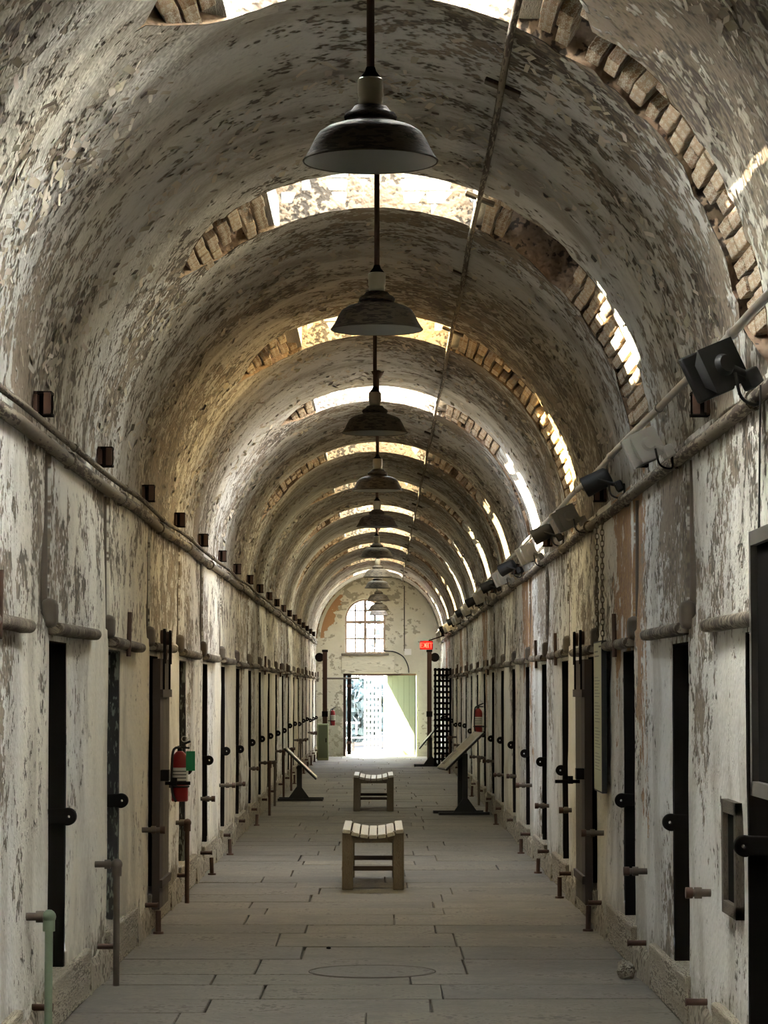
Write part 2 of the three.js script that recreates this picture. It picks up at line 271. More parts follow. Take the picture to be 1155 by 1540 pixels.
// ───────────── side walls ─────────────
const DOORS_L = [], DOORS_R = [];
for (let k = -5; k < 20; k++) { DOORS_L.push(12.68 + 2.745 * k); DOORS_R.push(12.97 + 2.75 * k); }
const DW = 0.70, DB = 0.22, DT = 1.74;
function wallSide(name, X, out, doors, material) {
  const w = structure(name); w.userData.label = name === 'wall_left' ? 'left corridor wall of peeling whitewash pierced by cell doorways' : 'right corridor wall of peeling whitewash pierced by cell doorways'; w.userData.category = 'wall';
  const cols = [], hole = [], groove = [];
  const fill = (a, b, inside) => { const n = Math.max(1, Math.round((b - a) / 0.11)); for (let i = 0; i < n; i++) { cols.push(mix(a, b, i / n)); hole.push(inside); } };
  let at = BACK;
  for (const d of doors) { if (d < at + 0.3) continue; fill(at, d - 0.25, 0); cols.push(d - 0.25); hole.push(0); fill(d - 0.245, d - 0.005, 0); cols.push(d - 0.005); hole.push(0); fill(d, d + DW, 1); at = d + DW; }
  fill(at, END, 0); cols.push(END);
  const rows = []; for (const [a, b, n] of [[-0.05, DB, 4], [DB, DT, 18], [DT, 1.84, 2], [1.84, 2.56, 10], [2.56, YS + 0.02, 1]]) for (let i = 0; i < n; i++) rows.push(mix(a, b, i / n)); rows.push(YS + 0.02);
  const g = gridGeo(cols.length - 1, rows.length - 1, (i, j) => {
    const D = cols[i], y = rows[j], chase = doors.some((d) => D > d - 0.246 && D < d - 0.004) && y > 1.85 && y < 2.6 ? 0.07 : 0, edge = doors.some((d) => D > d - 0.02 && D < d + DW + 0.02) ? 0.2 : 1;
    return [X + out * (0.013 * edge * lump(D * 0.8, y * 1.6) + 0.006 * edge * lump(D * 3.1, y * 4.3) + chase), y, -D, D, y];
  }, (i, j) => !(hole[i] && rows[j] >= DB - 1e-6 && rows[j] < DT - 1e-6));
  part('plaster_face', g, material, w);
  part('wall_core', merge([box(0.2, 5, END - BACK + 1, X + out * 0.62, 1.4, -(END + BACK) / 2), box(0.62, 0.1, END - BACK + 1, X + out * 0.36, YS + 0.1, -(END + BACK) / 2)]), M.backing, w);
  return w;
}
wallSide('wall_left', XL, -1, DOORS_L, M.wallL); wallSide('wall_right', XR, 1, DOORS_R, M.wallR);

// ───────────── floor of stone slabs ─────────────
const floor = structure('floor'); floor.userData.label = 'grey stone slab corridor floor'; floor.userData.category = 'floor';
part('bedding', box(3.3, 0.2, END - BACK + 1.2, CX, -0.125, -(END + BACK) / 2), M.mortar, floor);
{
  let D = BACK; let row = 0;
  while (D < END - 0.05) {
    const depth = Math.min(D < 12 ? 1.5 : rr(0.5, 0.95), END - D), cuts = [XL + 0.002];
    let x = XL + rr(0.5, 1.15); while (x < XR - 0.35) { cuts.push(x); x += rr(0.75, 1.35); } cuts.push(XR - 0.002);
    for (let i = 0; i + 1 < cuts.length; i++) {
      const w = cuts[i + 1] - cuts[i] - 0.006, d = depth - 0.008, sh = new THREE.Shape(), j = () => rr(-0.005, 0.005);
      sh.moveTo(-w / 2 + 0.006, -d / 2 + 0.005); for (let q = 1; q < 5; q++) sh.lineTo(mix(-w / 2, w / 2, q / 5), -d / 2 + 0.005 + j()); sh.lineTo(w / 2 - 0.006, -d / 2 + 0.005 + j()); sh.lineTo(w / 2 - 0.006 + j(), d / 2 - 0.005); sh.lineTo(-w / 2 + 0.006 + j(), d / 2 - 0.005 + j());
      const g = new THREE.ExtrudeGeometry(sh, { depth: 0.02, bevelEnabled: true, bevelSegments: 1, bevelSize: 0.005, bevelThickness: 0.005, curveSegments: 1 }).rotateX(-Math.PI / 2);
      const cx = (cuts[i] + cuts[i + 1]) / 2, uv = g.attributes.uv; for (let q = 0; q < uv.count; q++) uv.setXY(q, uv.getX(q) + cx * 1.7 + row * 0.61, uv.getY(q) + row * 0.37);
      const b = part('slab', g, pick(M.slab), floor); b.position.set(cx, -0.026 + rr(-0.002, 0.002), -(D + depth / 2)); b.rotation.set(rr(-0.003, 0.003), 0, rr(-0.002, 0.002));
    }
    D += depth; row++;
  }
}
// back wall behind the viewpoint
{ const w = structure('wall_back'); part('plaster_face', box(3.6, 5, 0.2, CX, 2, -BACK + 0.1), M.wallL, w); w.userData.label = 'wall closing the corridor behind the viewpoint'; w.userData.category = 'wall'; }

// ───────────── plinth course between the sills ─────────────
for (const [side, X, out, doors] of [['left', XL, -1, DOORS_L], ['right', XR, 1, DOORS_R]]) {
  const b = structure('baseboard_' + side); b.userData.label = 'low stained plinth along the foot of the ' + side + ' wall'; b.userData.category = 'plinth';
  for (const d of doors) {
    const a = d + DW + 1.02, e = Math.min(d + 2.745 - 0.08, END - 0.1); if (a > END) continue;
    const n = 8, sh = new THREE.Shape(); sh.moveTo(0, 0); sh.lineTo(0.03, 0); sh.lineTo(0.026, 0.13 + rr(-0.02, 0.02)); sh.lineTo(0.012, 0.165); sh.lineTo(0, 0.17); sh.closePath();
    const g = new THREE.ExtrudeGeometry(sh, { depth: e - a, bevelEnabled: false, steps: n });
    const p = g.attributes.position; for (let i = 0; i < p.count; i++) { const z = p.getZ(i); p.setXYZ(i, -out * (p.getX(i) + (p.getX(i) > 0.001 ? 0.012 * lump(z * 3 + d, 1) : 0)), p.getY(i) + (p.getY(i) > 0.1 ? 0.03 * lump(z * 5 + d, 2) : 0), -z); }
    g.computeVertexNormals();
    part('plinth', g, M.plinth, b).position.set(X + out * 0.004, 0.0, -a);
  }
}

// ───────────── cell doorways ─────────────
function lugGeo(out) {                                   // an iron hasp plate with a round eye, standing out from the jamb
  const s = new THREE.Shape(); s.moveTo(0.12, -0.03); s.lineTo(-0.005, -0.03); s.absarc(-0.012, 0, 0.036, -1.3, 1.3, true); s.lineTo(0.12, 0.03); s.closePath();
  const h = new THREE.Path(); h.absarc(-0.018, 0, 0.012, 0, Math.PI * 2); s.holes.push(h);
  const g = new THREE.ExtrudeGeometry(s, { depth: 0.04, bevelEnabled: true, bevelSize: 0.005, bevelThickness: 0.005, bevelSegments: 2, curveSegments: 14 });
  return out < 0 ? g.rotateY(Math.PI).translate(0, 0, 0.04) : g;
}
function ledgeGeo(len, out) {                            // half round stone drip moulding with rounded ends
  const s = new THREE.Shape(); s.moveTo(0.03, -0.022); s.lineTo(-0.03, -0.022); s.absarc(-0.034, 0, 0.022, -Math.PI / 2, Math.PI / 2, true); s.lineTo(0.03, 0.03); s.closePath();
  const g = new THREE.ExtrudeGeometry(s, { depth: len - 0.04, bevelEnabled: true, bevelSize: 0.006, bevelThickness: 0.02, bevelSegments: 3, curveSegments: 8, steps: 6 });
  g.translate(0, 0, -len + 0.02); if (out < 0) { const p = g.attributes.position; for (let i = 0; i < p.count; i++) p.setX(i, -p.getX(i)); const ix = p.array; for (let i = 0; i < p.count; i += 3) for (let c = 0; c < 3; c++) { const q = ix[(i + 1) * 3 + c]; ix[(i + 1) * 3 + c] = ix[(i + 2) * 3 + c]; ix[(i + 2) * 3 + c] = q; } g.computeVertexNormals(); }
  return g;
}
function sillGeo(len, out) {
  const g = rbox(0.12, DB + 0.02, len, 0, (DB + 0.02) / 2, -len / 2, 0.014), p = g.attributes.position;
  for (let i = 0; i < p.count; i++) { if (p.getX(i) * out < 0) { p.setX(i, p.getX(i) + out * 0.012 * (1 - p.getY(i) / DB) ); p.setY(i, p.getY(i) + 0.006 * Math.sin(p.getZ(i) * 9)); } }
  return g.translate(out * 0.03, 0, 0);
}
let doorNo = 0;
for (const [side, X, out, doors] of [['left', XL, -1, DOORS_L], ['right', XR, 1, DOORS_R]]) {
  const ledge = ledgeGeo(1.78, out), sill = sillGeo(1.72, out), lug = lugGeo(out);
  const frame = merge([box(0.42, DT - DB, 0.05, out * 0.215, (DT + DB) / 2, -DW - 0.012), box(0.42, DT - DB, 0.04, out * 0.215, (DT + DB) / 2, 0.016), box(0.42, 0.06, DW + 0.06, out * 0.215, DT + 0.025, -DW / 2), box(0.42, 0.05, DW + 0.06, out * 0.215, DB - 0.02, -DW / 2)]);
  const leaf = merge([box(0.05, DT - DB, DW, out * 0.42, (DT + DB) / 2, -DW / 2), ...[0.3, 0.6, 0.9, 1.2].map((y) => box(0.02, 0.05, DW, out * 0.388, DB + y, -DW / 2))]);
  let seen = 0;
  doors.forEach((d, k) => {
    if (d < BACK + 0.3 || d + DW > END - 0.3) return;
    const inView = d > 9.5, g = structure('door_' + (++doorNo), X, 0, -d);
    g.userData.label = inView ? `dark iron cell doorway with stone ledge and sill, ${ordinal(seen)} along the ${side} wall from the front` : `cell doorway in the ${side} wall beside or behind the viewpoint`;
    g.userData.category = 'doorway'; if (inView) seen++;
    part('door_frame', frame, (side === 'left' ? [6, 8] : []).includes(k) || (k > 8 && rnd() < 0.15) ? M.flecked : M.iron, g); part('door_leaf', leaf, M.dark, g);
    const l = part('lintel_ledge', ledge, M.crust, g); l.position.set(0, DT + 0.05 + rr(-0.01, 0.01), 0.02); l.rotation.x = rr(-0.008, 0.008);
    part('sill', sill, M.plinth, g).position.set(0, 0, 0.04);
    const h = part('hasp', lug, M.iron, g); h.position.set(0, 0.92 + rr(-0.03, 0.03), -DW - 0.005);
    if (rnd() < 0.42) part('hinge_pin', rod([-out * 0.05, DT - 0.03, -DW + 0.01], [-out * 0.055, DT + rr(0.14, 0.24), -DW + rr(0, 0.04)], 0.013, 8), M.rust, g);
    part('bracket', merge([rbox(0.07, 0.13, 0.12, -out * 0.005, DT + 0.12, 0.04, 0.03), rod([-out * 0.004 + out * 0.03, DT + 0.15, 0.05], [out * 0.03, 2.56, 0.05], 0.022, 8)]), M.pipe, g);
  });
}

// ───────────── rails and conduits under the springing ─────────────
function railThing(name, label, cat, X, Y, r, m, wob, parts) {
  const g = thing(name, label, cat, [0, 0, 0]), pts = [];
  for (let D = BACK + 0.2; D <= END - 0.1; D += 1.1) pts.push([X + wob * Math.sin(D * 1.9), Y + wob * 1.3 * Math.sin(D * 1.31 + X), -D]);
  part('pipe_run', metreUV(tube(pts, r, pts.length * 2, 10), (END - BACK) * 0.3, 0.4), m, g);
  const cl = []; for (let D = 5; D < END - 1; D += 2.745) cl.push(D);
  for (const D of cl) if (D > 9.5) part('clamp', new THREE.CylinderGeometry(r * 1.35, r * 1.35, 0.05, 12).rotateX(Math.PI / 2).translate(X + wob * Math.sin(D * 1.9), Y + wob * 1.3 * Math.sin(D * 1.31 + X), -D), m, g);
  return g;
}
railThing('cornice_rail', 'thick plaster coated rail along the top of the left wall', 'rail', XL + 0.02, 2.585, 0.03, M.crustPipe, 0.005);
railThing('conduit', 'thin conduit running above the rail on the left wall', 'pipe', XL + 0.045, 2.645, 0.014, M.crustPipe, 0.006);
railThing('cornice_rail', 'thick plaster coated rail along the top of the right wall', 'rail', XR - 0.02, 2.585, 0.03, M.crustPipe, 0.005);
railThing('conduit', 'upper pale conduit above the floodlights on the right wall', 'pipe', XR - 0.10, 2.83, 0.017, M.steel, 0.004);
let bn = 0;
for (let D = 12.0 - 2.745; D < END - 2; D += 2.745, bn++) for (const [side, X, out] of [['left', XL, -1], ['right', XR, 1]]) {   // channel shaped iron brackets
  const g = thing('rail_bracket', `rusty iron channel bracket above the rail, ${ordinal(bn)} along the ${side} wall`, 'bracket', [X, 2.725, -D - 0.02], 'brackets over the rails');
  part('back_plate', box(0.015, 0.10, 0.10, -out * 0.015, 0, 0), M.rust, g); part('front_plate', box(0.03, 0.09, 0.012, -out * 0.065, 0, 0.045), M.rust, g);
  part('arm', merge([box(0.075, 0.012, 0.10, -out * 0.045, 0.045, 0), box(0.075, 0.012, 0.10, -out * 0.045, -0.045, 0), box(0.06, 0.09, 0.012, -out * 0.05, 0, -0.04)]), M.iron, g);
}
// ceiling conduit right of the crown with its fixing plates
{
  const t = 73 * R, g = thing('ceiling_conduit', 'thin whitewashed conduit running along the vault right of the lamps', 'pipe'), pts = [];
  for (let D = BACK + 0.2; D < END - 0.1; D += 0.9) { const q = t - 0.10 + 0.004 * Math.sin(D * 1.3), o = -0.03 + 0.004 * Math.sin(D * 2.2); pts.push([vx(q, o), vy(q, o), -D]); }
  part('pipe_run', metreUV(tube(pts, 0.015, pts.length * 3, 8), (END - BACK) * 0.3, 0.25), M.crustPipe, g);
  for (let D = 6.4, i = 0; D < END - 1; D += 2.72, i++) { const q = t - 0.10; part('fixing_plate', rbox(0.16, 0.02, 0.07, 0, 0, 0, 0.004).rotateZ(q - Math.PI / 2).translate(vx(q, -0.012), vy(q, -0.012), -D), M.pipe, g); }
}

// ───────────── pendant lamps ─────────────
const lampD = [8.9, 13.1, 18.4, 23.6, 29.2, 35.7, 42.0, 46.5, 53.3, 58.6, 63.4], RIM = 3.18;
const shadeOut = lathe([[0.055, 0.135], [0.075, 0.132], [0.078, 0.122], [0.105, 0.115], [0.135, 0.105], [0.162, 0.088], [0.178, 0.062], [0.192, 0.032], [0.207, 0.008], [0.214, 0.0], [0.212, -0.004], [0.208, -0.002]], 48);
const shadeIn = lathe([[0.208, -0.002], [0.203, 0.006], [0.187, 0.032], [0.173, 0.060], [0.157, 0.084], [0.13, 0.100], [0.10, 0.110], [0.03, 0.114], [0.0, 0.115]], 48);
const collar = lathe([[0.040, 0.175], [0.052, 0.172], [0.062, 0.158], [0.078, 0.150], [0.084, 0.140], [0.08, 0.128], [0.055, 0.128]], 32);
const socket = lathe([[0.0, 0.262], [0.036, 0.262], [0.040, 0.256], [0.040, 0.205], [0.036, 0.200], [0.038, 0.194], [0.036, 0.172], [0.0, 0.172]], 28);
const capC = lathe([[0.0, 0.30], [0.014, 0.298], [0.018, 0.285], [0.036, 0.262], [0.0, 0.26]], 24);
M.shadeIn = mat([0.30, 0.305, 0.28], 0.25); M.shadeIn.side = THREE.DoubleSide; M.enamelOut.side = THREE.DoubleSide;
M.socketGlass = mat([0.34, 0.315, 0.25], 0.4);
let lamp0 = null;
lampD.forEach((D, i) => {
  const label = `brown enamel dome pendant lamp on a long rod, ${ordinal(i)} from the front`, x = CX + [0.004, 0.02, 0.002, 0.016, 0.006, -0.006, 0.004, 0, 0.012, 0.014, 0.01][i];
  let g;
  if (!lamp0) {
    g = lamp0 = thing('pendant_lamp', label, 'lamp', [x, RIM, -D], 'dome pendant lamps down the corridor');
    part('shade', shadeOut, M.enamelOut, g); part('shade_lining', shadeIn, M.shadeIn, g); part('collar', collar, M.enamelOut, g); part('socket', socket, M.socketGlass, g); part('socket_cap', capC, M.iron, g);
    part('rod', rod([0, 0.28, 0], [0, YS + BY - RIM + 0.02, 0], 0.0125, 12), M.rust, g);
    part('ceiling_rose', lathe([[0.0, -0.06], [0.02, -0.06], [0.045, -0.02], [0.055, 0.0], [0, 0]], 20).translate(0, YS + BY - RIM + 0.0, 0), M.rust, g);
  } else { g = lamp0.clone(); g.name = numbered('pendant_lamp'); g.userData = { ...lamp0.userData, label }; g.position.set(x, RIM + [0, 0, 0, -0.01, 0.01, 0, 0, 0, 0.01, -0.02, 0][i], -D); scene.add(g); }
});
M.rust.roughness = 0.75;

// ───────────── end wall with arched window and doorway ─────────────
{
  const W = 512, H = 1024, n1 = fbm(W, H, 4, 8, 5, 701, 0.6), n2 = fbm(W, H, 30, 60, 4, 733, 0.6);
  const mapsE = makeMaps(W, H, 3, 4.5, (i, u, v) => {
    const x = u - 1.5, y = v, f = sstep(0.62, 0.68, n1[i] * 0.5 + n2[i] * 0.5), q = clamp(n1[i] * 1.6 - 0.3);
    const px = (x + 0.03), e = Math.abs(px + 1.42 - (y - 2.75) * 0.53 + (n1[i] - 0.5) * 0.3) < 0.17 + (n2[i] - 0.5) * 0.2 && y > 2.72 && y < 3.72 ? 1 : 0;   // bare brick where plaster fell away
    const g = sstep(0.5, 0.6, n1[i]) * (y < 1.05 + (n2[i] - 0.5) * 0.3 && x < -0.8 ? 1 : 0);
    for (let k = 0; k < 3; k++) { out4[k] = mix(mix([0.56, 0.535, 0.41][k], [0.68, 0.65, 0.52][k], q), [0.30, 0.27, 0.19][k], f * 0.8); out4[k] = mix(out4[k], [0.27, 0.27, 0.18][k], g * 0.6); out4[k] = mix(out4[k], [0.40, 0.22, 0.10][k], e); }
    out4[3] = n2[i] * 0.5 + (1 - f) * 0.3 - e * 0.2; return out4;
  });
  M.endWall = new THREE.MeshStandardMaterial({ ...mapsE, roughness: 0.9, bumpScale: 0.01 });
  M.endWall.map.offset.set(0.5, 0); M.endWall.bumpMap.offset.set(0.5, 0);
  const w = structure('wall_end'); w.userData.label = 'far end wall with arched window above an open doorway'; w.userData.category = 'wall';
  const sh = new THREE.Shape(); sh.moveTo(-1.9, -0.1); sh.lineTo(1.9, -0.1); sh.lineTo(1.9, 5); sh.lineTo(-1.9, 5); sh.closePath();
  const door = new THREE.Path(); door.moveTo(-0.84, -0.05); door.lineTo(0.845, -0.05); door.lineTo(0.845, 1.90); door.lineTo(-0.84, 1.90); door.closePath();
  const wx0 = -0.80, wx1 = 0.13, wc = (wx0 + wx1) / 2, wr = (wx1 - wx0) / 2, wy0 = 2.36, wys = 3.16;
  const win = new THREE.Path(); win.moveTo(wx0, wy0); win.lineTo(wx1, wy0); win.lineTo(wx1, wys); win.absarc(wc, wys, wr, 0, Math.PI, false); win.closePath();
  sh.holes.push(door, win);
  part('plaster_face', new THREE.ExtrudeGeometry(sh, { depth: 0.35, bevelEnabled: false, curveSegments: 24 }).translate(0, 0, -END - 0.35), M.endWall, w);
  part('lintel', rbox(1.22, 0.42, 0.06, -0.27, 2.12, -END + 0.015, 0.01), M.endWall, w);
  part('window_ledge', rbox(1.1, 0.05, 0.14, wc, 2.345, -END + 0.04, 0.012), M.ledge, w);
  const arch = new THREE.Shape(); const ro = Math.hypot(1, 0) * 1.5;            // raised plaster arch ring under the vault
  const ring = gridGeo(1, 60, (i, j) => { const t = j / 60 * Math.PI, o = -0.02 - i * 0.07; return [vx(t, o), vy(t, o), -END + 0.05, t * 1.48, o]; });
  const ring2 = gridGeo(1, 60, (i, j) => { const t = j / 60 * Math.PI, o = -0.09; return [vx(t, o), vy(t, o), -END + 0.05 - i * 0.06, t * 1.48, i * 0.06]; });
  part('arch_ring', merge([ring, ring2]), M.endWall, w);
  // window frame, muntins and panes
  const g = structure('window_' + (slots.length + 1)); g.userData.label = 'arched multi pane window in the far end wall'; g.userData.category = 'window';
  const z = -END - 0.2, fr = new THREE.Shape(), inn = new THREE.Path(), b = 0.045;
  fr.moveTo(wx0, wy0); fr.lineTo(wx1, wy0); fr.lineTo(wx1, wys); fr.absarc(wc, wys, wr, 0, Math.PI, false); fr.closePath();
  inn.moveTo(wx0 + b, wy0 + b); inn.lineTo(wx1 - b, wy0 + b); inn.lineTo(wx1 - b, wys); inn.absarc(wc, wys, wr - b, 0, Math.PI, false); inn.closePath(); fr.holes.push(inn);
  part('window_frame', new THREE.ExtrudeGeometry(fr, { depth: 0.07, bevelEnabled: false, curveSegments: 24 }).translate(0, 0, z - 0.035), M.frame, g);
  part('mullion', box(0.06, wys + wr - wy0 - 0.06, 0.06, wc, (wys + wr + wy0) / 2, z), M.frame, g); part('transom', box(wr * 2 - 0.02, 0.07, 0.065, wc, 3.09, z), M.frame, g);
  const half = (wr - b - 0.03) / 2, c0 = wx0 + b + half, c1 = wc + 0.03 + half, ys = [wy0 + b, 2.71, 3.06, 3.40, 3.62];
  for (const c of [c0, c1]) { const top = wys + Math.sqrt((wr - b) ** 2 - (c - wc) ** 2); part('muntin', box(0.034, top - wy0 - 0.04, 0.04, c, (top + wy0) / 2, z), M.frame, g); }
  part('muntin', box(wr * 2 - 0.06, 0.034, 0.04, wc, 2.71, z), M.frame, g); { const hw = Math.sqrt((wr - b) ** 2 - (3.36 - wys) ** 2); part('muntin', box(hw * 2, 0.034, 0.04, wc, 3.36, z), M.frame, g); }
  const xs = [wx0 + b, c0, wc, c1, wx1 - b], yy = [wy0 + b, 2.71, 3.09, 3.36, wys + wr - b];
  for (let i = 0; i < 4; i++) for (let j = 0; j < 4; j++) {
    const p = new THREE.Shape(), x0 = xs[i] + 0.004, x1 = xs[i + 1] - 0.004, lim = (x) => Math.min(yy[j + 1] - 0.004, wys + Math.sqrt(Math.max(0, (wr - b) ** 2 - (x - wc) ** 2)));
    if (Math.max(lim(x0), lim(x1)) < yy[j] + 0.03) continue;
    p.moveTo(x0, yy[j] + 0.004); p.lineTo(x1, yy[j] + 0.004); for (let q = 0; q <= 6; q++) { const x = mix(x1, x0, q / 6); p.lineTo(x, Math.max(yy[j] + 0.005, lim(x))); }
    part('pane', new THREE.ShapeGeometry(p).translate(0, 0, z), M.pane, g);
  }
  // doorway: dark frame, strap iron gate, green leaf swung inwards
  const d = structure('door_' + (++doorNo), 0, 0, -END); d.userData.label = 'open doorway at the far end of the corridor'; d.userData.category = 'doorway';
  part('door_frame', merge([box(0.06, 1.95, 0.12, -0.81, 0.93, -0.2), box(1.70, 0.05, 0.12, 0.02, 1.885, -0.2)]), M.rust, d); part('door_post', box(0.07, 1.92, 0.06, 0.125, 0.93, -0.52), M.label, d);
  part('threshold', rbox(1.72, 0.08, 0.5, 0.02, -0.035, -0.2), M.sill, d);
  const leafD = thing('iron_door', 'tall dark iron door folded edge on at the left of the far doorway', 'door', [-0.70, 0.02, -END + 0.02]);
  part('leaf', box(0.09, 1.84, 0.3, 0, 0.94, -0.03), M.iron, leafD); part('strap', merge([box(0.11, 0.06, 0.32, 0, 0.3, -0.03), box(0.11, 0.06, 0.32, 0, 1.6, -0.03)]), M.rust, leafD);
  const gate = thing('strap_gate', 'pale riveted strap iron lattice gate standing in the far doorway', 'gate', [-0.37, -0.03, -END - 1.7]);
  for (let i = 0; i < 5; i++) part('upright_strap', box(0.038, 1.84, 0.012, 0.02 + i * 0.09, 0.93, 0), M.label, gate);
  for (let i = 0; i < 14; i++) part('cross_strap', box(0.40, 0.05, 0.012, 0.2, 0.06 + i * 0.134, -0.012), M.label, gate);
  const lf = thing('wooden_door', 'green boarded door leaf swung inwards right of the far doorway', 'door', [0.185, 0.01, -END - 0.30]); lf.rotation.y = -0.55;
  for (let i = 0; i < 5; i++) part('board', rbox(0.147, 1.84, 0.04, 0.075 + i * 0.149, 0.93, 0, 0.004), M.doorGreen, lf);
  
}
// outside the far door: yard, trees, railing
{
  const y = structure('floor_outside'); part('yard', box(60, 0.2, 60, 0, -0.14, -END - 30.4), mat([0.22, 0.215, 0.20], 0.95), y); y.userData.label = 'sunlit yard beyond the far doorway'; y.userData.category = 'ground';
  const leafG = new THREE.PlaneGeometry(0.16, 0.12), leafM = new THREE.MeshPhysicalMaterial({ color: new THREE.Color().setRGB(0.035, 0.055, 0.06), transmission: 0.15, thickness: 0, roughness: 0.95, side: THREE.DoubleSide });
  [[-3.2, 84, 4.6, 'spreading tree behind the yard wall'], [1.4, 92, 5.0, 'taller tree seen through the arched end window'], [-0.75, 73.5, 1.75, 'leafy bush beyond the white railing outside']].forEach(([x, D, h, label], k) => {
    const t = thing(k === 2 ? 'bush' : 'tree', label, k === 2 ? 'bush' : 'tree', [x, -0.04, -D]);
    part('trunk', merge([new THREE.CylinderGeometry(0.06, 0.11, h * 0.6, 8).translate(0, h * 0.3, 0), rod([0, h * 0.45, 0], [0.5, h * 0.75, 0.2], 0.04), rod([0, h * 0.4, 0], [-0.5, h * 0.7, -0.1], 0.04)]), M.wood, t);
    const N = 1500, im = new THREE.InstancedMesh(leafG, leafM, N), m = new THREE.Matrix4(), q = new THREE.Quaternion(), e = new THREE.Euler();
    for (let i = 0; i < N; i++) { const a = rr(0, 6.283), r = Math.cbrt(rnd()) * (k === 2 ? 1.1 : 2.2), c = rr(-1, 1), s = Math.sqrt(1 - c * c); q.setFromEuler(e.set(rr(0, 6), rr(0, 6), rr(0, 6))); m.compose(new THREE.Vector3(r * s * Math.cos(a), Math.max(0.1, h * 0.62 + r * c * (k === 2 ? 0.8 : 1.1)), r * s * Math.sin(a)), q, new THREE.Vector3(1, 1, 1).multiplyScalar(rr(0.7, 1.5))); im.setMatrixAt(i, m); }
    im.name = 'foliage'; im.userData.kind = 'stuff'; shadows(im); t.add(im);
  });
  const yw = thing('yard_wall', 'dark stone wall closing the yard beyond the far doorway', 'wall', [0, -0.04, -END - 10]);
  part('masonry', box(14, 2.3, 0.4, 0, 1.15, 0), grainMat(381, [0.035, 0.038, 0.042], [0.06, 0.055, 0.05], [0.09, 0.06, 0.045], 0.6, 0.95, 0.02, [2, 2], 256), yw); part('coping', rbox(14, 0.1, 0.5, 0, 2.33, 0), M.mortar, yw);
  const r = thing('railing', 'white painted pipe railing outside the far doorway', 'railing', [-0.8, -0.04, -END - 3]);
  part('rail', merge([rod([-1, 0.62, 0], [0.05, 0.78, 0], 0.02), rod([0.05, 0.78, 0], [0.32, 0.78, 0], 0.02), rod([-1, 0.25, 0], [0.05, 0.42, 0], 0.016), rod([0.05, 0.42, 0], [0.5, 0.42, 0], 0.016)]), M.whitePlastic, r);
  for (const x of [-0.6, 0.1, 0.24]) part('post', rod([x, x > 0.2 ? 0.5 : 0, 0], [x, 0.78 - (x < 0 ? 0.1 : 0), 0], 0.02), M.whitePlastic, r);
}
const z0 = (D) => -D;

// ───────────── benches ─────────────
function bench(label, x0, x1, D0, D1, h) {
  const w = x1 - x0, L = D1 - D0, g = thing('bench', label, 'bench', [(x0 + x1) / 2, 0.0, -(D0 + D1) / 2], 'slatted benches in the corridor'), lw = 0.085;
  for (const sz of [-1, 1]) {
    for (const sx of [-1, 1]) part('leg', rbox(lw, h - 0.03, 0.07, sx * (w / 2 - lw / 2), (h - 0.03) / 2, sz * (L / 2 - 0.04), 0.006), M.benchWood, g);
    const s = new THREE.Shape(); s.moveTo(-w / 2 + lw, h - 0.12); s.lineTo(w / 2 - lw, h - 0.12); s.lineTo(w / 2 - lw, h - 0.04); s.quadraticCurveTo(0, h - 0.105, -w / 2 + lw, h - 0.04); s.closePath();
    part('apron', new THREE.ExtrudeGeometry(s, { depth: 0.05, bevelEnabled: false }).translate(0, 0, sz * (L / 2 - 0.05) - 0.025), M.benchWood, g);
    part('stretcher', box(w - lw * 2 + 0.01, 0.035, 0.05, 0, 0.16, sz * (L / 2 - 0.06)), M.woodDark, g);
  }
  const n = 7; for (let i = 0; i < n; i++) { const u = (i + 0.5) / n * 2 - 1, y = h - 0.018 - 0.055 * (1 - u * u); const s = part('slat', rbox(w / n - 0.009, 0.03, L + 0.02, 0, 0, 0, 0.005), M.slat, g); s.position.set(u * w / 2, y, 0); s.rotation.z = 0.42 * u * (Math.abs(u) > 0.8 ? 0.25 : 1); }
  return g;
}
bench('nearer slatted wooden bench with dipped seat in mid corridor', -0.288, 0.186, 21.95, 23.45, 0.475);
bench('farther slatted wooden bench with dipped seat in mid corridor', -0.33, 0.176, 36.1, 37.6, 0.47);

